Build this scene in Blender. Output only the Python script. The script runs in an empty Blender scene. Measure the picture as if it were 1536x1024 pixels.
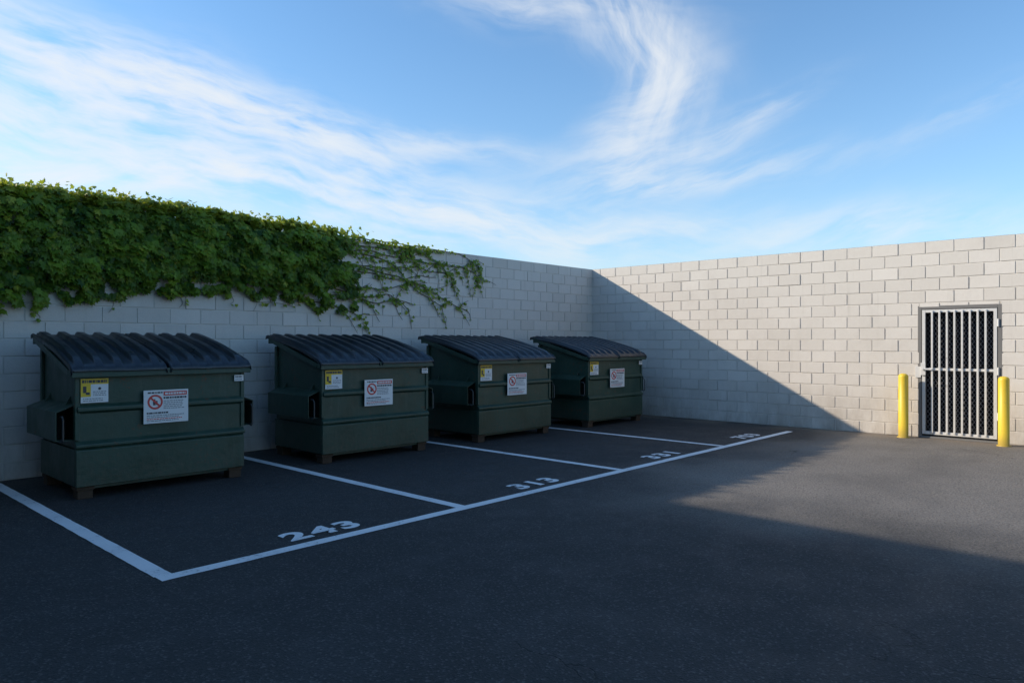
import bpy, math, random
from mathutils import Vector, Matrix, noise as mn
random.seed(7)
S = bpy.context.scene
S.view_settings.view_transform = 'Standard'
S.view_settings.look = 'None'
S.view_settings.exposure = 0
COL = S.collection

# ------------------------------------------------------------------ helpers
def new_mat(name):
    m = bpy.data.materials.new(name); m.use_nodes = True
    nt = m.node_tree; nt.nodes.clear()
    out = nt.nodes.new('ShaderNodeOutputMaterial')
    p = nt.nodes.new('ShaderNodeBsdfPrincipled')
    nt.links.new(p.outputs[0], out.inputs[0])
    return m, nt, p, out

def N(nt, typ, **kw):
    n = nt.nodes.new(typ)
    for k, v in kw.items():
        setattr(n, k, v)
    return n

def M(nt, op, a, b=None, c=None, clamp=False):
    n = nt.nodes.new('ShaderNodeMath'); n.operation = op; n.use_clamp = clamp
    for i, v in enumerate((a, b, c)):
        if v is None: continue
        if isinstance(v, (int, float)): n.inputs[i].default_value = v
        else: nt.links.new(v, n.inputs[i])
    return n.outputs[0]

def MR(nt, v, a, b, c=0.0, d=1.0, smooth=True):
    n = nt.nodes.new('ShaderNodeMapRange')
    n.interpolation_type = 'SMOOTHSTEP' if smooth else 'LINEAR'
    nt.links.new(v, n.inputs[0])
    for i, x in zip((1, 2, 3, 4), (a, b, c, d)): n.inputs[i].default_value = x
    return n.outputs[0]

def MIX(nt, f, a, b, blend='MIX'):
    n = nt.nodes.new('ShaderNodeMix'); n.data_type = 'RGBA'; n.blend_type = blend
    for idx, v in ((0, f), (6, a), (7, b)):
        if isinstance(v, (int, float)): n.inputs[idx].default_value = v
        elif isinstance(v, tuple): n.inputs[idx].default_value = v if len(v) == 4 else v + (1,)
        else: nt.links.new(v, n.inputs[idx])
    return n.outputs[2]

def noise_tex(nt, vec, scale, detail=4, rough=0.55):
    n = N(nt, 'ShaderNodeTexNoise'); n.inputs['Scale'].default_value = scale
    n.inputs['Detail'].default_value = detail; n.inputs['Roughness'].default_value = rough
    if vec is not None: nt.links.new(vec, n.inputs['Vector'])
    return n.outputs[0]

def mapping(nt, vec, scale):
    n = N(nt, 'ShaderNodeMapping'); n.inputs['Scale'].default_value = scale
    nt.links.new(vec, n.inputs['Vector']); return n.outputs[0]

def bump(nt, p, h, dist, strength=1.0, prev=None):
    b = N(nt, 'ShaderNodeBump'); b.inputs['Distance'].default_value = dist
    b.inputs['Strength'].default_value = strength
    nt.links.new(h, b.inputs['Height'])
    if prev is not None: nt.links.new(prev, b.inputs['Normal'])
    if p is not None: nt.links.new(b.outputs[0], p.inputs['Normal'])
    return b.outputs[0]

class MB:
    def __init__(s): s.v = []; s.f = []; s.m = []; s.c = []
    def face(s, pts, mi=0, col=0.5):
        i = len(s.v); s.v += [tuple(p) for p in pts]; s.f.append(tuple(range(i, i + len(pts)))); s.m.append(mi)
        s.c += [col] * len(pts)
    def solid(s, verts, faces, mi=0, col=0.5):
        i = len(s.v); s.v += [tuple(p) for p in verts]
        for f in faces: s.f.append(tuple(i + k for k in f)); s.m.append(mi)
        s.c += [col] * len(verts)
    def box(s, a, b, mi=0):
        x0, y0, z0 = a; x1, y1, z1 = b
        s.solid([(x0,y0,z0),(x1,y0,z0),(x1,y1,z0),(x0,y1,z0),(x0,y0,z1),(x1,y0,z1),(x1,y1,z1),(x0,y1,z1)],
                [(0,3,2,1),(4,5,6,7),(0,1,5,4),(1,2,6,5),(2,3,7,6),(3,0,4,7)], mi)
    def prism(s, prof, a, b, axis='x', mi=0):
        n = len(prof)
        if axis == 'x': V = [(a, p, q) for p, q in prof] + [(b, p, q) for p, q in prof]
        else: V = [(p, a, q) for p, q in prof] + [(p, b, q) for p, q in prof]
        F = [tuple(range(n)), tuple(range(2*n-1, n-1, -1))]
        for i in range(n): F.append((i, i+n, (i+1) % n + n, (i+1) % n))
        s.solid(V, F, mi)
    def tube(s, pts, r, seg=8, mi=0, r1=None):
        pts = [Vector(p) for p in pts]; V = []; n = len(pts)
        for i, p in enumerate(pts):
            t = (pts[min(i+1, n-1)] - pts[max(i-1, 0)]).normalized()
            up = Vector((0,0,1)) if abs(t.z) < .9 else Vector((1,0,0))
            a = t.cross(up).normalized(); b = t.cross(a)
            rr = r if r1 is None else r + (r1 - r) * i / (n - 1)
            for k in range(seg):
                w = 2*math.pi*k/seg; V.append(p + a*math.cos(w)*rr + b*math.sin(w)*rr)
        F = []
        for i in range(n-1):
            for k in range(seg):
                F.append((i*seg+k, i*seg+(k+1) % seg, (i+1)*seg+(k+1) % seg, (i+1)*seg+k))
        F.append(tuple(range(seg))); F.append(tuple(range(n*seg-1, (n-1)*seg-1, -1)))
        s.solid(V, F, mi)
    def mesh(s, name, mats, fixn=True, smooth=False):
        me = bpy.data.meshes.new(name); me.from_pydata(s.v, [], s.f)
        for m in mats: me.materials.append(m)
        me.polygons.foreach_set('material_index', s.m)
        at = me.color_attributes.new('Col', 'FLOAT_COLOR', 'POINT')
        buf = []
        for c in s.c:
            if isinstance(c, tuple): buf += [c[0], c[1], c[2], 1]
            else: buf += [c, c, c, 1]
        at.data.foreach_set('color', buf)
        if smooth: me.polygons.foreach_set('use_smooth', [True]*len(me.polygons))
        me.update()
        if fixn:
            import bmesh
            bm = bmesh.new(); bm.from_mesh(me); bmesh.ops.recalc_face_normals(bm, faces=bm.faces); bm.to_mesh(me); bm.free()
        return me

def obj(name, me, parent=None, bevel=None):
    o = bpy.data.objects.new(name, me); COL.objects.link(o)
    if parent: o.parent = parent
    if bevel:
        b = o.modifiers.new('bev', 'BEVEL'); b.width = bevel; b.segments = 2; b.limit_method = 'ANGLE'
    return o

def empty(name, loc=(0,0,0), rot=0):
    o = bpy.data.objects.new(name, None); COL.objects.link(o); o.location = loc; o.rotation_euler = (0,0,rot); return o

def flat(name, col, rough=0.6, metal=0.0):
    m, nt, p, _ = new_mat(name)
    p.inputs['Base Color'].default_value = col + (1,)
    p.inputs['Roughness'].default_value = rough; p.inputs['Metallic'].default_value = metal
    return m

# ------------------------------------------------------------------ geometry constants
WY = 9.71      # face of ivy wall
WX = 13.22     # face of gate wall
WH = 3.2
F = Vector((0.7352, 0.6775, 0)).normalized()
R = Vector((0.6775, -0.7352, 0)).normalized()
SUN = Vector((.75, -1.0, -0.555)).normalized()   # travel direction of light
sun_el = math.asin(-SUN.z)

# ------------------------------------------------------------------ materials
# asphalt
m_asph, nt, p, _ = new_mat('asphalt')
g = N(nt, 'ShaderNodeNewGeometry').outputs['Position']
big = noise_tex(nt, g, 0.35, 5, .6)
mid = noise_tex(nt, g, 2.2, 6, .65)
fine = noise_tex(nt, g, 48, 4, .75)
vor = N(nt, 'ShaderNodeTexVoronoi'); vor.inputs['Scale'].default_value = 85; nt.links.new(g, vor.inputs['Vector'])
c = MIX(nt, MR(nt, big, .35, .65), (.025,.024,.024), (.037,.035,.034))
c = MIX(nt, MR(nt, mid, .5, .75, 0, .4), c, (.062,.059,.055))
c = MIX(nt, MR(nt, mid, .42, .25, 0, .6), c, (.018,.018,.019))
c = MIX(nt, MR(nt, fine, .40, .72, 0, .4), c, (.075,.073,.069))
sc = N(nt, 'ShaderNodeSeparateColor'); nt.links.new(vor.outputs['Color'], sc.inputs[0])
# worn, dusty traffic area by the gate, painted paler to brighten sunlit ground
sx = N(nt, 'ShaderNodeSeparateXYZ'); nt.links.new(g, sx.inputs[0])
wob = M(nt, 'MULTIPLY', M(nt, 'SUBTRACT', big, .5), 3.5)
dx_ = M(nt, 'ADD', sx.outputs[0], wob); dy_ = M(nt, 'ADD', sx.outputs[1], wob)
sun_zone = M(nt, 'MULTIPLY', MR(nt, dx_, 4.9, 7.6), MR(nt, dy_, 5.2, 3.4))
dust_sun_noise = noise_tex(nt, g, 1.1, 7, .68)
sun_zone = M(nt, 'MULTIPLY', sun_zone, MR(nt, dust_sun_noise, .25, .65, .6, 1))
c = MIX(nt, M(nt, 'MULTIPLY', sun_zone, .92), c, MIX(nt, MR(nt, fine, .3, .7), (.155,.137,.118), (.31,.28,.245)))
c = MIX(nt, MR(nt, sc.outputs[0], .84, .95, 0, .35), c, (.19,.18,.165))
c = MIX(nt, MR(nt, sc.outputs[1], .82, .95, 0, .5), c, (.018,.018,.019))
edge = M(nt, 'MULTIPLY', MR(nt, sx.outputs[0], 12.3, 13.2), MR(nt, dust_sun_noise, .35, .6))
c = MIX(nt, M(nt, 'MULTIPLY', edge, .6), c, (.24,.185,.13))
edge2 = M(nt, 'MULTIPLY', MR(nt, sx.outputs[1], 9.0, 9.7), MR(nt, dust_sun_noise, .4, .65))
c = MIX(nt, M(nt, 'MULTIPLY', edge2, .5), c, (.13,.11,.085))
# scuffs
st = noise_tex(nt, mapping(nt, g, (.9, 2.6, 1)), 1.7, 7, .75)
c = MIX(nt, MR(nt, st, .59, .8, 0, .5), c, (.14,.13,.12))
# hairline cracks
wv = N(nt, 'ShaderNodeVectorMath', operation='ADD'); nt.links.new(g, wv.inputs[0])
cn = N(nt, 'ShaderNodeTexNoise'); cn.inputs['Scale'].default_value = 1.6; cn.inputs['Detail'].default_value = 6; nt.links.new(g, cn.inputs['Vector'])
nt.links.new(cn.outputs['Color'], wv.inputs[1])
cv_ = N(nt, 'ShaderNodeTexVoronoi', feature='DISTANCE_TO_EDGE'); cv_.inputs['Scale'].default_value = .33; nt.links.new(wv.outputs[0], cv_.inputs['Vector'])
crack = M(nt, 'MULTIPLY', MR(nt, cv_.outputs['Distance'], .0035, .0), MR(nt, big, .5, .58))
c = MIX(nt, M(nt, 'MULTIPLY', crack, .8), c, (.010,.010,.010))
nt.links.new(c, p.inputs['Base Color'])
nt.links.new(MR(nt, mid, .3, .7, .68, .9), p.inputs['Roughness'])
p.inputs['Specular IOR Level'].default_value = .4
b1 = bump(nt, None, fine, .008, .8)
b2 = bump(nt, None, vor.outputs['Distance'], .005, .6, b1)
bump(nt, p, M(nt, 'SUBTRACT', 1.0, crack), .01, .6, b2)

# paint on ground
m_paint, nt, p, _ = new_mat('road_paint')
g = N(nt, 'ShaderNodeNewGeometry').outputs['Position']
n1 = noise_tex(nt, g, 30, 6, .75); n2 = noise_tex(nt, g, 2.5, 4, .6)
w = M(nt, 'ADD', M(nt, 'MULTIPLY', n1, .75), M(nt, 'MULTIPLY', n2, .35))
c = MIX(nt, MR(nt, w, .60, .74), (.82,.81,.80), (.13,.13,.13))
c = MIX(nt, MR(nt, n2, .4, .75, 0, .3), c, (.52,.52,.52))
nt.links.new(c, p.inputs['Base Color']); p.inputs['Roughness'].default_value = .65
bump(nt, p, n1, .004, .6)

# block
m_block, nt, p, _ = new_mat('painted_block')
g = N(nt, 'ShaderNodeNewGeometry').outputs['Position']
at = N(nt, 'ShaderNodeVertexColor', layer_name='Col')
sc = N(nt, 'ShaderNodeSeparateColor'); nt.links.new(at.outputs[0], sc.inputs[0])
c = MIX(nt, sc.outputs[0], (.615,.575,.525), (.70,.66,.61))
pn = noise_tex(nt, g, 1.1, 6, .65)
c = MIX(nt, MR(nt, pn, .45, .75, 0, .4), c, (.53,.495,.45))
fn = noise_tex(nt, g, 110, 3, .7)
c = MIX(nt, MR(nt, fn, .52, .78, 0, .4), c, (.38,.35,.32))
sx = N(nt, 'ShaderNodeSeparateXYZ'); nt.links.new(g, sx.inputs[0])
dn = noise_tex(nt, mapping(nt, g, (1,1,.35)), 3.0, 6, .7)
dirt = M(nt, 'MULTIPLY', MR(nt, sx.outputs[2], .9, 0, 0, 1, False), MR(nt, dn, .3, .7))
c = MIX(nt, M(nt, 'MULTIPLY', dirt, .65), c, (.27,.22,.17))
drip = noise_tex(nt, mapping(nt, g, (6,6,.35)), 1.5, 5, .7)
c = MIX(nt, MR(nt, drip, .56, .8, 0, .4), c, (.40,.37,.33))
nt.links.new(c, p.inputs['Base Color']); p.inputs['Roughness'].default_value = .9
p.inputs['Specular IOR Level'].default_value = .2
bump(nt, p, fn, .003, .9, bump(nt, None, noise_tex(nt, g, 22, 3, .6), .006, .5))
m_mortar, nt, p, _ = new_mat('mortar')
g = N(nt, 'ShaderNodeNewGeometry').outputs['Position']
c = MIX(nt, noise_tex(nt, g, 6, 5, .7), (.46,.43,.39), (.76,.73,.68))
nt.links.new(c, p.inputs['Base Color']); p.inputs['Roughness'].default_value = .95

# dumpster paint
m_green, nt, p, _ = new_mat('green_steel')
tc = N(nt, 'ShaderNodeTexCoord').outputs['Object']
oi = N(nt, 'ShaderNodeObjectInfo')
va = N(nt, 'ShaderNodeVectorMath', operation='ADD'); nt.links.new(tc, va.inputs[0])
cx = N(nt, 'ShaderNodeCombineXYZ'); nt.links.new(M(nt, 'MULTIPLY', oi.outputs['Random'], 37.0), cx.inputs[0]); nt.links.new(cx.outputs[0], va.inputs[1])
v = va.outputs[0]
n1 = noise_tex(nt, v, 2.3, 7, .65); n2 = noise_tex(nt, v, 18, 6, .7)
dr = noise_tex(nt, mapping(nt, v, (14,14,.8)), 1.2, 6, .7)
c = MIX(nt, MR(nt, n1, .3, .7), (.016,.046,.030), (.034,.074,.050))
c = MIX(nt, MR(nt, dr, .50, .75, 0, .55), c, (.065,.092,.068))
c = MIX(nt, MR(nt, n2, .60, .74, 0, .55), c, (.13,.135,.105))
sx = N(nt, 'ShaderNodeSeparateXYZ'); nt.links.new(tc, sx.inputs[0])
low = M(nt, 'MULTIPLY', MR(nt, sx.outputs[2], .55, .1), MR(nt, n2, .35, .65))
c = MIX(nt, M(nt, 'MULTIPLY', low, .55), c, (.080,.070,.048))
ru = M(nt, 'MULTIPLY', MR(nt, n2, .56, .64), MR(nt, n1, .5, .6))
c = MIX(nt, M(nt, 'MULTIPLY', ru, .85), c, (.11,.05,.022))
nt.links.new(c, p.inputs['Base Color'])
nt.links.new(MR(nt, n1, .3, .7, .34, .58), p.inputs['Roughness'])
bump(nt, p, n1, .02, .6, bump(nt, None, n2, .002, .5))

m_lid, nt, p, _ = new_mat('lid_plastic')
tc = N(nt, 'ShaderNodeTexCoord').outputs['Object']
n1 = noise_tex(nt, tc, 5, 6, .7); n2 = noise_tex(nt, mapping(nt, tc, (30,3,3)), 1, 5, .7)
c = MIX(nt, n1, (.010,.016,.024), (.028,.038,.050))
c = MIX(nt, MR(nt, n2, .52, .8, 0, .5), c, (.08,.088,.095))
nt.links.new(c, p.inputs['Base Color']); nt.links.new(MR(nt, n1, .3, .7, .26, .5), p.inputs['Roughness'])
m_rust, nt, p, _ = new_mat('rusty_foot')
tc = N(nt, 'ShaderNodeTexCoord').outputs['Object']
c = MIX(nt, noise_tex(nt, tc, 25, 6, .7), (.025,.017,.012), (.10,.06,.035))
nt.links.new(c, p.inputs['Base Color']); p.inputs['Roughness'].default_value = .9
m_dark = flat('dark_interior', (.008,.009,.009), .8)
m_steel = flat('worn_steel', (.10,.10,.10), .5, .6)

m_white = flat('label_white', (.78,.78,.77), .45)
m_yel = flat('label_yellow', (.78,.52,.03), .45)
m_red = flat('label_red', (.62,.06,.05), .45)
m_ink = flat('label_ink', (.05,.05,.06), .5)
m_grey = flat('label_text', (.25,.26,.28), .5)

# ------------------------------------------------------------------ ground
b = MB(); b.face([(-1200,-1200,0),(1200,-1200,0),(1200,1200,0),(-1200,1200,0)])
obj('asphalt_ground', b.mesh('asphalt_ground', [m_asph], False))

def strip(b, x0, y0, x1, y1, w, z=.004, n=40):
    d = Vector((x1-x0, y1-y0, 0)); L = d.length; d.normalize(); s = Vector((-d.y, d.x, 0))
    P = []
    for i in range(n+1):
        t = i/n; c0 = Vector((x0,y0,z)) + d*L*t
        e1 = .005*mn.noise(Vector((c0.x*6, c0.y*6, 1))); e2 = .005*mn.noise(Vector((c0.x*6, c0.y*6, 9)))
        P.append((c0 + s*(w/2+e1), c0 - s*(w/2+e2)))
    for i in range(n):
        b.face([P[i][1], P[i+1][1], P[i+1][0], P[i][0]])
b = MB()
strip(b, 1.90, 4.92, 12.50, 4.92, .115, n=160)
for X in (1.95, 4.68, 7.35, 10.06):
    strip(b, X, 4.98, X, 9.55, .115)
obj('parking_line_markings', b.mesh('parking_line_markings', [m_paint], False))

def text_mesh(txt, size, off=0.0, name='t'):
    cu = bpy.data.curves.new(name, 'FONT'); cu.body = txt; cu.size = size; cu.offset = off
    cu.space_character = 1.2
    o = bpy.data.objects.new(name, cu); COL.objects.link(o)
    dg = bpy.context.evaluated_depsgraph_get(); dg.update()
    me = bpy.data.meshes.new_from_object(o.evaluated_get(dg))
    bpy.data.objects.remove(o); return me
for X, t in ((2.97,'243'), (5.66,'313'), (8.33,'331'), (11.03,'703')):
    me = text_mesh(t, .29, .012, 'stall_number'); me.materials.clear(); me.materials.append(m_paint)
    xs = [v.co.x for v in me.vertices]; w = max(xs) - min(xs)
    o = obj('stall_number', me); o.location = (X, 5.095, .004); o.scale = (.68/w, 1.15, 1)

# ------------------------------------------------------------------ block walls
def wall(name, to_world, s0, s1, z1, opening=None):
    b = MB()
    def core(sa, sb, za, zb):
        V = [to_world(s, o, z) for z in (za, zb) for s, o in ((sa,0),(sb,0),(sb,-.19),(sa,-.19))]
        b.solid(V, [(0,1,2,3),(4,5,6,7),(0,1,5,4),(1,2,6,5),(2,3,7,6),(3,0,4,7)], 1)
    if opening:
        a, c_, zt = opening
        core(s0, a, -.1, z1-.004); core(c_, s1, -.1, z1-.004); core(a, c_, zt, z1-.004)
    else: core(s0, s1, -.1, z1-.004)
    L, H, J = .406, .2, .011
    rows = round(z1/H)
    for r in range(rows):
        za, zb = r*H + J/2, (r+1)*H - J/2
        if r == rows-1: zb = (r+1)*H
        s = s0 - (L/2 if r % 2 else 0)
        while s < s1:
            sa, sb = max(s + J/2, s0), min(s + L - J/2, s1); s += L
            if sb - sa < .02: continue
            parts = [(sa, sb, za, zb)]
            if opening and za < zt and sb > a and sa < c_:
                parts = []
                if sa < a - .02: parts.append((sa, a, za, zb))
                if sb > c_ + .02: parts.append((c_, sb, za, zb))
                if zb > zt + .02: parts.append((max(sa, a+.001), min(sb, c_-.001), zt, zb))
            for (pa, pb, pz, qz) in parts:
                o = .009 + random.uniform(-.0015, .0025)
                if random.random() < .07: o += .004
                ch = .004
                tl = random.uniform(-.0012, .0012)
                outer = [(pa,pz),(pb,pz),(pb,qz),(pa,qz)]
                inner = [(pa+ch,pz+ch),(pb-ch,pz+ch),(pb-ch,qz-ch),(pa+ch,qz-ch)]
                V = [to_world(x, -.003, z) for x, z in outer] + [to_world(x, o + (tl if i in (0,3) else -tl), z) for i, (x, z) in enumerate(inner)]
                col = random.gauss(.5, .2); col = min(1, max(0, col))
                b.solid(V, [(4,5,6,7),(0,1,5,4),(1,2,6,5),(2,3,7,6),(3,0,4,7)], 0, col)
                if r == rows-1:
                    b.solid([to_world(pa,o-.004,qz), to_world(pb,o-.004,qz), to_world(pb,-.19,qz), to_world(pa,-.19,qz)], [(0,1,2,3)], 0, col)
    return obj(name, b.mesh(name, [m_block, m_mortar], True))
wall('ivy_block_wall', lambda s, o, z: (s, WY - o, z), -2.0, WX, WH)
GY0, GY1, GZ = 1.95, 3.07, 2.13
wall('gate_block_wall', lambda s, o, z: (WX - o, s, z), -9.0, WY + .19, WH, (GY0, GY1, GZ))

# ------------------------------------------------------------------ dumpsters
W, D = 1.75, 1.26
b = MB()
b.prism([(.03,.12),(.03,1.24),(D-.02,1.575),(D-.02,.12)], .03, W-.03)
b.prism([(.001,.125),(.001,.485),(.035,.52),(.035,.125)], .008, W-.008)
for za in (.865,):
    b.prism([(.04,za-.02),(-.010,za+.01),(-.010,za+.045),(.04,za+.085)], .02, W-.02)
b.prism([(.04,.50),(-.014,.515),(-.014,.545),(.04,.585)], .004, W-.004)
b.box((.0,.012,.59),(.045,.075,1.22)); b.box((W-.045,.012,.59),(W,.075,1.22))
b.box((.004,.03,.13),(.032,D-.03,.50)); b.box((W-.032,.03,.13),(W-.004,D-.03,.50))
b.box((-.05,-.04,1.225),(W+.05,.05,1.29))
b.box((-.046,-.050,1.212),(W+.046,-.034,1.258))
for xa, xb in ((-.05,.032),(W-.032,W+.05)):
    b.prism([(.051,1.225),(D+.0,1.555),(D+.0,1.630),(.051,1.290)], xa, xb)
b.box((-.05,D+.001,1.54),(W+.05,D+.06,1.635))
b.box((.10,.05,.09),(W-.10,D-.05,.121)); b.box((.0,D-.08,.56),(.03,D-.02,1.5)); b.box((W-.03,D-.08,.56),(W,D-.02,1.5))
body_me = b.mesh('body', [m_green])
b = MB()
for sgn, x0 in ((-1, .029), (1, W-.029)):
    q = lambda x: x0 + sgn*x
    t = .008
    b.prism([(q(0),.945),(q(.175),.875),(q(.175),.875-t),(q(0),.945-t)], .09, 1.14, 'y')
    b.prism([(q(.175),.866),(q(.175),.60),(q(.175-t),.60),(q(.175-t),.868)], .09, 1.14, 'y')
    b.prism([(q(0),.59),(q(.175),.599),(q(.175),.599-t),(q(0),.59-t)], .09, 1.14, 'y')
    b.prism([(q(.004),.94),(q(.17),.87),(q(.17),.60),(q(.004),.595)], .40, .41, 'y', 1)
    b.prism([(q(0.002),.93),(q(.006),.93),(q(.006),.60),(q(.002),.60)], .10, .4, 'y', 1)
    b.prism([(q(.0),1.02),(q(.05),.93),(q(0),.93)], .25, .265, 'y'); b.prism([(q(.0),1.02),(q(.05),.93),(q(0),.93)], .95, .965, 'y')
pocket_me = b.mesh('fork_pocket', [m_green, m_dark])
b = MB()
for x in (-.10, W+.10):
    b.tube([(x,.10,.60),(x,.04,.585),(x,.02,.60),(x,.02,.80),(x,.05,.83),(x,.10,.83)], .009, 6)
b.tube([(-.06,D+.085,1.63),(W+.06,D+.085,1.63)], .018, 8)
for x in (.0,.38,.84,.91,1.3,1.72):
    b.box((x,D+.03,1.61),(x+.035,D+.11,1.665))
rods_me = b.mesh('hinge_rods', [m_steel])
b = MB()
for x in (.03, W-.17):
    for y in (.03, D-.19):
        b.box((x,y+.01,0.0),(x+.14,y+.15,.085)); b.box((x-.012,y,.085),(x+.152,y+.165,.121))
feet_me = b.mesh('feet', [m_rust])

def lid_mesh(x0, x1, seed):
    nx, ny = 110, 26; b = MB(); V = []
    rnd = random.Random(seed); sag = rnd.uniform(-.014, .006)
    for j in range(ny+1):
        t = j/ny; y = -.060 + (D + .14 + .060)*t
        base = 1.306 + (1.655-1.306)*t + .044*math.sin(math.pi*min(1, t**.85))
        for i in range(nx+1):
            s = i/nx; x = x0 + (x1-x0)*s
            ph = (s*5.0) % 1.0
            rib = max(0, min(1, (0.25 - abs(ph-.5))/.08)); rib = rib*rib*(3-2*rib)
            fade = max(0, min(1, (t-.04)/.06)) * max(0, min(1, (.97-t)/.05))
            z = base + rib*.046*fade + sag*math.sin(math.pi*s)*math.sin(math.pi*t) + .006*mn.noise(Vector((x*3, y*3, seed)))
            if i in (0, nx): z -= .035
            if i in (1, 2, nx-2, nx-1): z += .014
            if j == 0: z -= .03
            if j == ny: z -= .02
            V.append((x, y, z))
    F_ = [(j*(nx+1)+i, j*(nx+1)+i+1, (j+1)*(nx+1)+i+1, (j+1)*(nx+1)+i) for j in range(ny) for i in range(nx)]
    b.solid(V, F_); return b.mesh('lid', [m_lid], False)

# labels -------------------------------------------------------------
def ring(b, cx, cz, r0, r1, y, mi, n=28):
    for k in range(n):
        a0, a1 = 2*math.pi*k/n, 2*math.pi*(k+1)/n
        b.face([(cx+r0*math.cos(a0),y,cz+r0*math.sin(a0)),(cx+r1*math.cos(a0),y,cz+r1*math.sin(a0)),
                (cx+r1*math.cos(a1),y,cz+r1*math.sin(a1)),(cx+r0*math.cos(a1),y,cz+r0*math.sin(a1))], mi)
def rect(b, x0, z0, x1, z1, y, mi): b.face([(x0,y,z0),(x1,y,z0),(x1,y,z1),(x0,y,z1)], mi)
def words(b, x0, x1, z, h, y, mi, rnd):
    x = x0
    while x < x1 - .008:
        w = rnd.uniform(.008, .034); e = min(x+w, x1); rect(b, x, z, e, z+h, y, mi); x = e + rnd.uniform(.004, .007)
def notice(seed):
    rnd = random.Random(seed); b = MB()
    x0, x1, z0, z1 = .63, 1.09, .705, 1.055; y = -.020
    b.box((x0,y,z0),(x1,y+.004,z1), 0); y -= .0015
    ring(b, x0+.115, z1-.125, .058, .078, y, 1)
    c, s = .052, .052
    cx, cz = x0+.115, z1-.125
    b.face([(cx-c-.007,y-.001,cz+s-.007),(cx-c+.007,y-.001,cz+s+.007),(cx+c+.007,y-.001,cz-s+.007),(cx+c-.007,y-.001,cz-s-.007)][::-1], 1)
    rect(b, cx-.022, cz-.034, cx+.002, cz+.03, y-.0005, 2); rect(b, cx+.004, cz-.03, cx+.024, cz+.012, y-.0005, 2)
    rect(b, x0+.20, z1-.062, x1-.015, z1-.018, y, 1)
    words(b, x0+.215, x1-.03, z1-.05, .02, y-.001, 0, rnd)
    words(b, x0+.04, x0+.19, z1-.035, .016, y, 2, rnd)
    words(b, x0+.20, x1-.02, z1-.095, .020, y, 2, rnd)
    for k in range(5): words(b, x0+.20, x1-.03-rnd.random()*.06, z1-.122-k*.020, .009, y, 3, rnd)
    words(b, x0+.03, x1-.2, z0+.10, .017, y, 2, rnd)
    for k in range(4): words(b, x0+.03, x1-.03-rnd.random()*.09, z0+.078-k*.019, .009, y, 3 if k != 2 else 1, rnd)
    return b.mesh('notice_label', [m_white, m_red, m_ink, m_grey], False)
def caution(seed):
    rnd = random.Random(seed); b = MB()
    x0, x1, z0, z1 = .05, .30, .958, 1.198; y = .006
    b.box((x0,y,z0),(x1,y+.004,z1), 0); y -= .0015
    rect(b, x0, z1-.055, x1, z1, y, 1); words(b, x0+.012, x1-.012, z1-.042, .028, y-.001, 2, rnd)
    rect(b, x0, z0+.06, x0+.09, z1-.055, y, 1)
    rect(b, x0+.02, z0+.10, x0+.05, z1-.075, y-.001, 2); rect(b, x0+.045, z0+.08, x0+.08, z0+.105, y-.001, 2)
    ring(b, x0+.17, z1-.10, .0, .014, y, 2, 12)
    for k in range(3): words(b, x0+.11, x1-.02, z1-.135-k*.018, .008, y, 3, rnd)
    for k in range(2): words(b, x0+.02, x1-.05, z0+.035-k*.02, .009, y, 3, rnd)
    return b.mesh('caution_label', [m_white, m_yel, m_ink, m_grey], False)
def small():
    b = MB(); x0, x1, z0, z1 = W-.125, W-.015, 1.115, 1.185; y = .005
    b.box((x0,y,z0),(x1,y+.004,z1), 0)
    words(b, x0+.012, x1-.012, z0+.042, .014, y-.0015, 2, random.Random(3)); words(b, x0+.012, x1-.02, z0+.015, .01, y-.0015, 3, random.Random(4))
    return b.mesh('id_sticker', [m_white, m_yel, m_ink, m_grey], False)

for k, (X, Y, rot) in enumerate(((2.28,7.95,-.008),(5.08,7.97,-.022),(7.79,7.88,-.006),(10.52,7.80,-.02))):
    e = empty('dumpster', (X, Y, 0), rot)
    obj('body', body_me, e, .006); obj('fork_pockets', pocket_me, e); obj('hinge_rods', rods_me, e)
    obj('feet', feet_me, e, .006)
    for i, (a, c_) in enumerate(((-.052, .860), (.890, W+.052))):
        l = obj('lid', lid_mesh(a, c_, k*10+i), e)
        for pl in l.data.polygons: pl.use_smooth = True
        sm = l.modifiers.new('s', 'SOLIDIFY'); sm.thickness = .01; sm.offset = -1
    obj('notice_label', notice(k), e); obj('caution_label', caution(k+9), e); obj('id_sticker', small(), e)

# ------------------------------------------------------------------ ivy
m_leaf, nt, p, out = new_mat('ivy_leaf')
at = N(nt, 'ShaderNodeVertexColor', layer_name='Col')
sc = N(nt, 'ShaderNodeSeparateColor'); nt.links.new(at.outputs[0], sc.inputs[0])
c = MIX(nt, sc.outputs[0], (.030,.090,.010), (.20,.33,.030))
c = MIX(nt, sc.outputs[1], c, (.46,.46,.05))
nt.links.new(c, p.inputs['Base Color']); p.inputs['Roughness'].default_value = .42
p.inputs['Specular IOR Level'].default_value = .4
tr = N(nt, 'ShaderNodeBsdfTranslucent')
nt.links.new(MIX(nt, .5, c, (.46,.52,.04)), tr.inputs[0])
mx = N(nt, 'ShaderNodeMixShader'); mx.inputs[0].default_value = .42
nt.links.new(p.outputs[0], mx.inputs[1]); nt.links.new(tr.outputs[0], mx.inputs[2]); nt.links.new(mx.outputs[0], out.inputs[0])
m_stem = flat('ivy_stem', (.15,.12,.08), .9)

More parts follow.
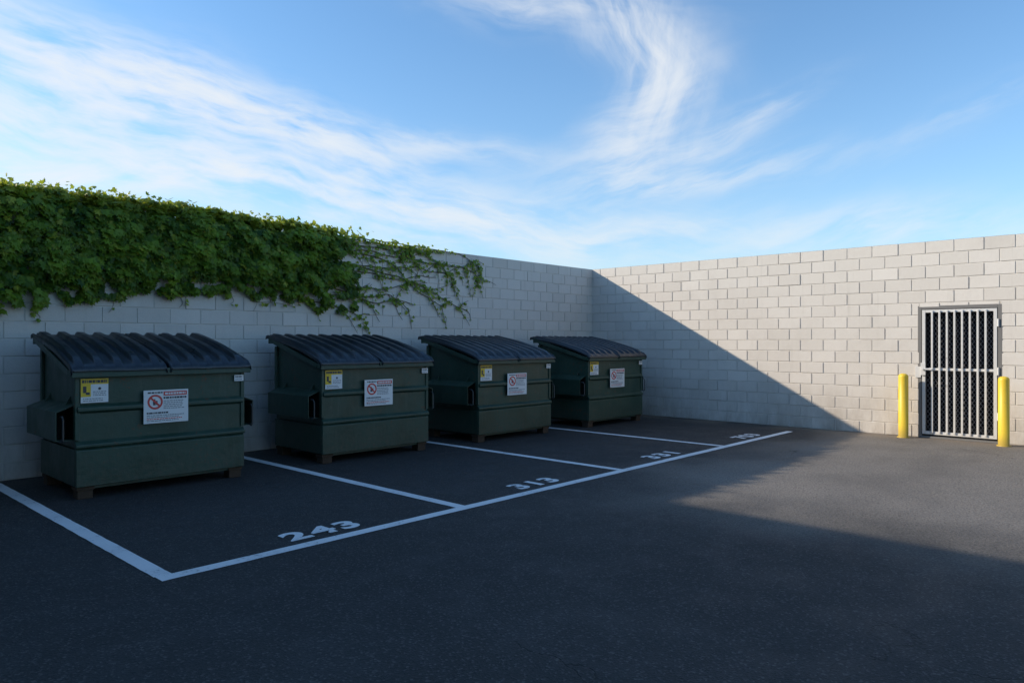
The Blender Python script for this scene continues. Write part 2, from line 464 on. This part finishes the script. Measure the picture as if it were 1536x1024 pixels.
LEAF = [(0,0,0),(.28,-.10,0),(.52,.18,0),(.30,.36,0),(.44,.66,0),(.15,.62,0),(0,1,0),(-.15,.62,0),(-.44,.66,0),(-.30,.36,0),(-.52,.18,0),(-.28,-.10,0)]
ib = MB()
def leaf(pos, size, nrm, down, c1, c2):
    n = Vector(nrm).normalized(); dn = Vector(down); dn = (dn - n*dn.dot(n)).normalized(); sd = dn.cross(n)
    fold = random.uniform(.05, .35); curl = random.uniform(-.1, .3)
    P = [Vector(pos) + (sd*x + dn*y - n*(abs(x)*fold + y*y*curl))*size for x, y, _ in LEAF]
    i = len(ib.v); ib.v += [tuple(q) for q in P]; ib.c += [(c1, c2, 0)]*12
    ib.f.append(tuple(i+k for k in (0,1,2,3,4,5,6))); ib.m.append(0)
    ib.f.append(tuple(i+k for k in (0,6,7,8,9,10,11))); ib.m.append(0)

topx = [(-2,3.36),(2,3.38),(2.7,3.39),(3.44,3.40),(4.3,3.40),(5.26,3.37),(6.4,3.35),(6.9,3.32),(7.7,3.22)]
botx = [(-2,1.9),(2.03,1.90),(2.7,2.04),(3.44,2.2),(4.3,2.22),(5.0,2.27),(5.5,2.2),(5.9,2.13),(6.4,2.08),(6.8,2.15),(7.1,2.5),(7.7,3.0)]
def itp(T, x):
    if x <= T[0][0]: return T[0][1]
    for (a, va_), (b_, vb) in zip(T, T[1:]):
        if x <= b_: return va_ + (vb-va_)*(x-a)/(b_-a)
    return T[-1][1]
def nz(*a): return mn.noise(Vector(a))
cnt = 0; tries = 0
while cnt < 16500 and tries < 70000:
    tries += 1
    X = random.uniform(-1.9, 7.3)
    if X < 1.2 and random.random() < .6: continue
    zt = itp(topx, X) + .05*nz(X*2.2,0,3) + .05*nz(X*7,0,5)
    zb = itp(botx, X) + .14*nz(X*1.3,0,8) + .14*nz(X*4.5,0,2) + .07*nz(X*13,0,2)
    z = random.uniform(zb, zt)
    if random.random() < .16: z = zt - abs(random.gauss(0, .09))
    e = max(0, (X - 6.1)/1.0)
    if random.random() < e*1.05: continue
    if e > 0 and nz(X*2.3, z*4, 7) < -.30 + e*.55: continue
    lowf = (z - zb)/max(.1, zt - zb)
    if lowf < .16 and nz(X*6, z*6, 4) < 0: continue
    cl = nz(X*2.0, z*2.4, 0)*.6 + nz(X*5, z*5.5, 11)*.7
    th = .15 + .15*cl
    th *= min(1, .35 + lowf*3) * (1 - .5*min(1, e))
    dep = th*(1 - random.random()**1.8*.8)
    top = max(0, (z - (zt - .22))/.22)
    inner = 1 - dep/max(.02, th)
    if z > WH - .02:
        Y = WY - dep*(1 - .75*top**1.5) + random.uniform(0, .30*top)
        nr = (random.gauss(-.1,.45), random.gauss(-.6,.5), random.gauss(.8,.4))
    else:
        Y = WY - .02 - dep*(1 - .35*top**2)
        nr = (random.gauss(-.05,.45), -1, random.gauss(.6,.4))
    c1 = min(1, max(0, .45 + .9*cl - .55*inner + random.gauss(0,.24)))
    c2 = max(0, random.gauss(-.03 + .65*top, .15))  # yellower towards the top: new growth plus a sunlit rim painted into the colour
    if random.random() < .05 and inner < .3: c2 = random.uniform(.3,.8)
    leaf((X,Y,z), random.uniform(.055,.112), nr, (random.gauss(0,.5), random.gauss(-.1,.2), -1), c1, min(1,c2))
    cnt += 1
for i in range(300):
    X = random.uniform(-1.5, 6.9); z = itp(topx, X)-.05; Y = WY + random.uniform(-.14,.12)
    dx = random.gauss(0,.05)
    for k in range(random.randint(2,5)):
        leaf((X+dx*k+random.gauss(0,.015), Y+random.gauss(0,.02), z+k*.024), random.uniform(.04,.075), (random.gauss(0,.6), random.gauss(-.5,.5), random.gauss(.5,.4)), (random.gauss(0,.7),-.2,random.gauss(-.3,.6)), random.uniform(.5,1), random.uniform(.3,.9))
def spline(P, n=9):
    out_ = []
    for i in range(len(P)-1):
        p0 = Vector(P[max(i-1,0)]); p1 = Vector(P[i]); p2 = Vector(P[i+1]); p3 = Vector(P[min(i+2,len(P)-1)])
        for k in range(n):
            t = k/n
            out_.append(.5*((2*p1)+(p2-p0)*t+(2*p0-5*p1+4*p2-p3)*t*t+(3*p1-p0-3*p2+p3)*t**3))
    out_.append(Vector(P[-1])); return out_
def tendril(P, dens, r=.007, bare=.75, fork=True):
    pts = spline([(x, z) for x, z in P])
    pts = [Vector((q.x+.02*nz(q.x*5,q.y*5,1), WY-.024-.012*abs(nz(q.x*3,q.y,2)), q.y+.03*nz(q.x*4,q.y*4,6))) for q in pts]
    ib.tube(pts, r, 4, 1, r*.5)
    n = len(pts)
    for i, q in enumerate(pts):
        t = i/n
        k = dens*max(0, 1 - (t/bare)**1.2) if t < bare else (.3 if random.random() < .6 else 0)
        k = int(k) + (random.random() < k % 1)
        for _ in range(k):
            sp_ = .045*(1-t*.7)
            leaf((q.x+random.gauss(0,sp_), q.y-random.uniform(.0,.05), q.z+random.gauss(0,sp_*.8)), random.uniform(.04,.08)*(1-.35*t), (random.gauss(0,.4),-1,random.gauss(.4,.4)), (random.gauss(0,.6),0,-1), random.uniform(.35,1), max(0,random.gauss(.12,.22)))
        if fork and random.random() < .15 and t > .1:
            a = random.choice((-1,1))*random.uniform(.4,1.1); l = random.uniform(.15,.5)
            d = (pts[min(i+1,n-1)]-pts[max(i-1,0)]).normalized()
            d2 = (d.x*math.cos(a)-d.z*math.sin(a), d.x*math.sin(a)+d.z*math.cos(a))
            tendril([(q.x,q.z),(q.x+d2[0]*l*.5,min(3.2,q.z+d2[1]*l*.5)),(q.x+d2[0]*l,min(3.22,q.z+d2[1]*l-.05))], dens*.3, r*.65, .9, False)
T = [
 [(6.3,3.2),(7.3,3.24),(7.9,3.22),(8.5,3.20),(9.0,3.18),(9.5,3.05),(9.6,2.9)],
 [(6.4,3.1),(7.5,3.1),(8.1,2.97),(8.7,2.95),(9.2,2.93),(9.55,2.78),(9.58,2.6)],
 [(6.4,2.8),(7.4,2.8),(8,2.85),(8.6,2.8),(9.05,2.93),(9.4,2.9)],
 [(6.7,2.8),(7.9,2.62),(8.4,2.45),(8.9,2.25),(9.3,2.12),(9.35,1.98)],
 [(6.2,2.5),(6.9,2.45),(7.4,2.45),(7.8,2.55),(8.3,2.6)],
 [(5.8,2.2),(6.3,2.15),(6.7,2.05),(6.95,1.93)],
 [(6.4,3.0),(7.3,2.95),(7.7,2.75),(8.0,2.5),(8.4,2.3),(8.7,2.2)],
 [(6.5,3.2),(7.6,3.18),(8.2,3.1),(8.6,2.95),(8.85,2.75),(8.9,2.55)],
 [(6.3,2.3),(7.0,2.3),(7.4,2.36),(7.65,2.28),(7.9,2.1)],
 [(6.4,2.65),(7.0,2.7),(7.6,2.62),(8.0,2.7),(8.5,2.72)],
 [(6.3,2.95),(7.0,3.05),(7.5,3.0),(8.0,3.05),(8.4,3.14)],
 [(6.4,2.4),(7.2,2.2),(7.6,2.28),(8.0,2.2)],
]
for i, P in enumerate(T): tendril(P, 4.6 if i in (0,7) else (3.6 if i in (1,5) else 2.5), .010, .78 if i in (0,1,7) else .62)
for P in ([(3.1,2.2),(3.2,2.05),(3.15,1.92)],[(4.95,2.3),(5.1,2.15),(5.05,2.0)],[(5.0,2.15),(5.4,2.12),(5.7,2.1)],[(2.35,1.95),(2.42,1.86),(2.4,1.82)],[(3.95,2.25),(4.05,2.1),(4.0,2.02)],[(4.6,2.3),(4.75,2.16),(4.7,2.1)]):
    tendril(P, .6, .004, .6, False)
obj('ivy', ib.mesh('ivy', [m_leaf, m_stem], False))

# ------------------------------------------------------------------ gate
m_gate, nt, p, _ = new_mat('gate_paint')
tc = N(nt, 'ShaderNodeTexCoord').outputs['Object']
n1 = noise_tex(nt, tc, 14, 6, .7)
c = MIX(nt, MR(nt, n1, .58, .78), (.66,.65,.63), (.32,.29,.26))
nt.links.new(c, p.inputs['Base Color']); p.inputs['Roughness'].default_value = .4; p.inputs['Metallic'].default_value = .1
m_mesh = flat('wire_mesh', (.13,.13,.14), .5, .3)
m_jamb = flat('jamb_paint', (.16,.155,.15), .6)
m_glass, nt, p, _ = new_mat('dark_glass')
p.inputs['Base Color'].default_value = (.008,.009,.014,1); p.inputs['Roughness'].default_value = .12
p.inputs['Specular IOR Level'].default_value = .4
e = empty('metal_security_gate', (WX, (GY0+GY1)/2, 0))
hw = (GY1-GY0)/2
b = MB()
b.box((-.012,-hw-.02,0),(.05,-hw+.035,GZ+.02)); b.box((-.012,hw-.035,0),(.05,hw+.02,GZ+.02)); b.box((-.012,-hw+.035,GZ-.035),(.05,hw-.035,GZ+.02))
obj('door_jamb', b.mesh('door_jamb', [m_jamb]), e, .004)
b = MB(); y0, y1 = -hw+.045, hw-.045
b.box((-.02,y0,.06),(.025,y0+.046,GZ-.045)); b.box((-.02,y1-.046,.06),(.025,y1,GZ-.045))
for za, zb in ((GZ-.090,GZ-.045),(1.10,1.14),(.06,.11)):
    b.box((-.018,y0+.046,za),(.022,y1-.046,zb))
obj('gate_frame', b.mesh('gate_frame', [m_gate]), e, .003)
b = MB(); n = 8
for i in range(n):
    y = y0+.042 + (y1-y0-.084)*(i+1)/(n+1)
    b.box((-.042,y-.014,.09),(-.0185,y+.014,GZ-.06))
obj('gate_bars', b.mesh('gate_bars', [m_gate]), e, .003)
b = MB()
def diag(c0, sl, za, zb, ya, yb, w):
    ys = sorted([(za-c0)/sl, (zb-c0)/sl]); a = max(ys[0], ya); c_ = min(ys[1], yb)
    if c_ - a < .01: return
    xo = .080 if sl > 0 else .083
    b.face([(xo,a,sl*a+c0-w),(xo,c_,sl*c_+c0-w),(xo,c_,sl*c_+c0+w),(xo,a,sl*a+c0+w)])
for i in range(-30, 90):
    for sl in (1.5, -1.5):
        diag(i*.085, sl, .06, 1.10, y0, y1, .0085)
        diag(i*.085, sl, 1.14, GZ-.03, y0, y1, .005)
obj('wire_mesh', b.mesh('wire_mesh', [m_mesh], False), e)
b = MB()
b.box((-.05,y1-.055,1.02),(-.02,y1+.015,1.22)); b.box((-.075,y1-.16,1.11),(-.058,y1-.0,1.135)); b.tube([(-.08,y1-.02,1.12),(-.03,y1-.02,1.12)], .02)
b.box((-.03,y1+.016,.98),(-.014,y1+.10,1.16))
for z in (.35,1.05,1.8): b.tube([(-.025,y0-.015,z),(-.025,y0-.015,z+.12)], .014)
obj('lock_and_hinges', b.mesh('lock_and_hinges', [m_gate]), e, .002)
b = MB()
b.box((.16,-hw+.001,0),(.18,hw-.001,GZ-.001), 0)
b.box((.13,-hw+.001,0.0),(.16,-hw+.07,GZ-.001), 1); b.box((.13,hw-.07,0.0),(.16,hw-.001,GZ-.001), 1); b.box((.13,-hw+.07,.0),(.16,hw-.07,.2), 1); b.box((.13,-hw+.07,1.02),(.16,hw-.07,1.10), 1)
obj('glass_door', b.mesh('glass_door', [m_glass, m_dark]), e)
b = MB(); b.box((-.06,-hw,0),(.12,hw,.03)); obj('threshold', b.mesh('threshold', [m_jamb]), e, .004)

# ------------------------------------------------------------------ bollards
m_bol, nt, p, _ = new_mat('bollard_yellow')
tc = N(nt, 'ShaderNodeTexCoord').outputs['Object']
n1 = noise_tex(nt, tc, 9, 6, .7)
sx = N(nt, 'ShaderNodeSeparateXYZ'); nt.links.new(tc, sx.inputs[0])
c = MIX(nt, MR(nt, n1, .55, .75, 0, .5), (.80,.55,.035), (.52,.34,.05))
c = MIX(nt, M(nt, 'MULTIPLY', MR(nt, sx.outputs[2], .25, 0), .6), c, (.25,.17,.06))
nt.links.new(c, p.inputs['Base Color']); p.inputs['Roughness'].default_value = .45
b = MB(); r = .074; seg = 28
prof = [(r+.02,0),(r+.02,.012),(r,.014),(r,.99),(r*.96,1.012),(r*.8,1.03),(r*.5,1.042),(r*.2,1.046)]
V = [(q*math.cos(2*math.pi*k/seg), q*math.sin(2*math.pi*k/seg), z) for q, z in prof for k in range(seg)]
Fc = [(j*seg+k, j*seg+(k+1) % seg, (j+1)*seg+(k+1) % seg, (j+1)*seg+k) for j in range(len(prof)-1) for k in range(seg)]
Fc.append(tuple((len(prof)-1)*seg+k for k in range(seg)))
b.solid(V, Fc); bme = b.mesh('bollard', [m_bol], True, True)
for x, y in ((12.99,3.25),(12.93,1.87)):
    o = obj('yellow_bollard', bme); o.location = (x,y,0)

# ------------------------------------------------------------------ building to the west (casts the long shadow)
m_stucco, nt, p, _ = new_mat('stucco')
g = N(nt, 'ShaderNodeNewGeometry').outputs['Position']
c = MIX(nt, noise_tex(nt, g, 1.5, 6, .65), (.34,.31,.28), (.44,.41,.37))
nt.links.new(c, p.inputs['Base Color']); p.inputs['Roughness'].default_value = .9
bump(nt, p, noise_tex(nt, g, 60, 3, .6), .004, .6)
HB = 6.05
e = empty('stucco_building')
b = MB(); b.box((-16,-16,-.1),(-2.02,16,HB-.15)); obj('walls', b.mesh('walls', [m_stucco]), e)
b = MB()
b.box((-16.08,-16.08,HB-.149),(-1.95,-15.7,HB)); b.box((-16.08,15.7,HB-.149),(-1.95,16.08,HB)); b.box((-16.08,-15.7,HB-.149),(-15.7,15.7,HB)); b.box((-2.33,-15.7,HB-.149),(-1.95,15.7,HB))
obj('parapet_coping', b.mesh('parapet_coping', [m_jamb]), e)
b = MB(); b2 = MB()
for zz in (0, 2.9):
    for y in (-12,-8,-4,5):
        b.box((-2.018,y,1.1+zz),(-2.0,y+1.6,2.3+zz)); b2.box((-2.018,y-.06,1.04+zz),(-1.97,y+1.66,1.098+zz)); b2.box((-2.018,y-.06,2.302+zz),(-1.97,y+1.66,2.36+zz))
obj('windows', b.mesh('windows', [m_glass]), e); obj('window_trim', b2.mesh('window_trim', [m_jamb]), e)
b = MB(); b.box((-2.018,1.0,.02),(-1.98,2.0,2.1)); obj('door', b.mesh('door', [m_gate]), e, .004)

# ------------------------------------------------------------------ sky
w = bpy.data.worlds.new('World'); S.world = w; w.use_nodes = True
nt = w.node_tree; nt.nodes.clear()
out = N(nt, 'ShaderNodeOutputWorld'); bg = N(nt, 'ShaderNodeBackground'); nt.links.new(bg.outputs[0], out.inputs[0])
STR = .15
bg.inputs[1].default_value = STR
sky = N(nt, 'ShaderNodeTexSky', sky_type='NISHITA'); sky.sun_disc = False
sky.sun_elevation = sun_el; sky.sun_rotation = math.atan2(-SUN.x, -SUN.y)
sky.air_density = 1.0; sky.dust_density = .6; sky.ozone_density = 2.0
dirv = N(nt, 'ShaderNodeTexCoord').outputs['Generated']
def dot(v):
    n = N(nt, 'ShaderNodeVectorMath', operation='DOT_PRODUCT'); nt.links.new(dirv, n.inputs[0]); n.inputs[1].default_value = v; return n.outputs['Value']
az = M(nt, 'MULTIPLY', M(nt, 'ARCTAN2', dot(R), dot(F)), 57.29578)
el = M(nt, 'MULTIPLY', M(nt, 'ARCSINE', dot((0,0,1))), 57.29578)
wn = N(nt, 'ShaderNodeTexNoise'); nt.links.new(dirv, wn.inputs['Vector']); wn.inputs['Scale'].default_value = 5; wn.inputs['Detail'].default_value = 4
ws = N(nt, 'ShaderNodeSeparateColor'); nt.links.new(wn.outputs['Color'], ws.inputs[0])
az2 = M(nt, 'ADD', az, M(nt, 'MULTIPLY', M(nt, 'SUBTRACT', ws.outputs[0], .5), 6))
el2 = M(nt, 'ADD', el, M(nt, 'MULTIPLY', M(nt, 'SUBTRACT', ws.outputs[1], .5), 3.5))
def streak(ang, seed):
    ca, sa = math.cos(math.radians(ang)), math.sin(math.radians(ang))
    s = M(nt, 'ADD', M(nt, 'MULTIPLY', az2, ca*.09), M(nt, 'MULTIPLY', el2, sa*.09))
    t = M(nt, 'SUBTRACT', M(nt, 'MULTIPLY', el2, ca*.42), M(nt, 'MULTIPLY', az2, sa*.42))
    cv = N(nt, 'ShaderNodeCombineXYZ'); nt.links.new(s, cv.inputs[0]); nt.links.new(t, cv.inputs[1]); cv.inputs[2].default_value = seed
    return MR(nt, noise_tex(nt, cv.outputs[0], 1.5, 7, .58), .28, .76)
ST = {-10: streak(-10, 1.3), 15: streak(15, 5.1), -60: streak(-60, 9.9), 75: streak(75, 4.4)}
bands = [ # az, el, half-length, half-width, angle(deg), amplitude, streak group
 (3.0,25.6,8,1.6,-6,.8,-10),(9.5,23.4,5,2.1,-35,.85,-60),(11.8,20.0,4.5,2.3,-80,1.0,75),(10.0,16.2,5,2.2,50,.9,15),(15.6,15.2,6,1.1,20,.6,15),
 (-33,18.0,10,2.8,-8,1.2,-10),(-23,16.6,10,2.1,-13,1.15,-10),(-14,15.0,9,1.7,-15,.85,-10),(-4.5,15.0,7,.9,-8,.7,-10),
 (-33,11.6,8,1.1,2,1.2,15),(-24,12.2,9,1.5,-5,1.5,-10),(-35,14.4,7,1.8,5,.9,-10),
 (-9,10.6,12,1.8,-8,.95,-10),(4,8.4,13,2.1,-4,.75,-10),(14,12.0,9,1.0,6,.7,15),(25,8.0,11,1.6,0,.75,15),(34.5,15.4,7,.9,18,.3,15),(-28,7,16,2.6,0,.75,-10),(8,13,8,1.6,4,.35,15)]
bands += [(x, e_, 16, 3, 0, .7, 15) for x, e_ in ((75,18),(150,14),(-80,20),(-140,24))]
tot = None
grp = {}
for i, (a0, e0, L, Wd, ang, amp, sg) in enumerate(bands):
    ca, sa = math.cos(math.radians(ang)), math.sin(math.radians(ang))
    da = M(nt, 'SUBTRACT', az2, a0); de = M(nt, 'SUBTRACT', el2, e0)
    s = M(nt, 'ADD', M(nt, 'MULTIPLY', da, ca/L), M(nt, 'MULTIPLY', de, sa/L))
    t = M(nt, 'SUBTRACT', M(nt, 'MULTIPLY', de, ca/Wd), M(nt, 'MULTIPLY', da, sa/Wd))
    q = M(nt, 'ADD', M(nt, 'MULTIPLY', s, s), M(nt, 'MULTIPLY', t, t))
    gg = M(nt, 'MULTIPLY', M(nt, 'EXPONENT', M(nt, 'MULTIPLY', q, -1.0)), amp)
    grp[sg] = gg if sg not in grp else M(nt, 'ADD', grp[sg], gg)
for sg, v_ in grp.items():
    cc = M(nt, 'MULTIPLY', v_, ST[sg]); tot = cc if tot is None else M(nt, 'ADD', tot, cc)
dens = M(nt, 'SUBTRACT', 1.0, M(nt, 'EXPONENT', M(nt, 'MULTIPLY', tot, -1.4)))
haze = M(nt, 'MULTIPLY', M(nt, 'EXPONENT', M(nt, 'MULTIPLY', M(nt, 'MAXIMUM', el, 0), -.11)), .66)
k = 1/STR
sk = MIX(nt, 1.0, sky.outputs[0], (.90,1.28,1.50), 'MULTIPLY')
skyc = MIX(nt, haze, sk, (.66*k,.77*k,.86*k))
nt.links.new(MIX(nt, dens, skyc, (.87*k,.90*k,.93*k)), bg.inputs[0])

# ------------------------------------------------------------------ sun
sl = bpy.data.lights.new('sun', 'SUN'); sl.energy = 5.0; sl.angle = math.radians(.5); sl.color = (1,.86,.68)
so = bpy.data.objects.new('sun', sl); COL.objects.link(so)
so.rotation_euler = SUN.to_track_quat('-Z', 'Y').to_euler(); so.location = (-20,30,20)

# ------------------------------------------------------------------ camera
cd = bpy.data.cameras.new('camera'); cam = bpy.data.objects.new('camera', cd); COL.objects.link(cam)
cam.location = (0,0,1.57); cam.rotation_euler = (math.radians(90), 0, -math.atan2(F.x, F.y))
cd.sensor_width = 36; cd.lens = 25.22; cd.clip_end = 4000; cd.clip_start = .05
S.camera = cam
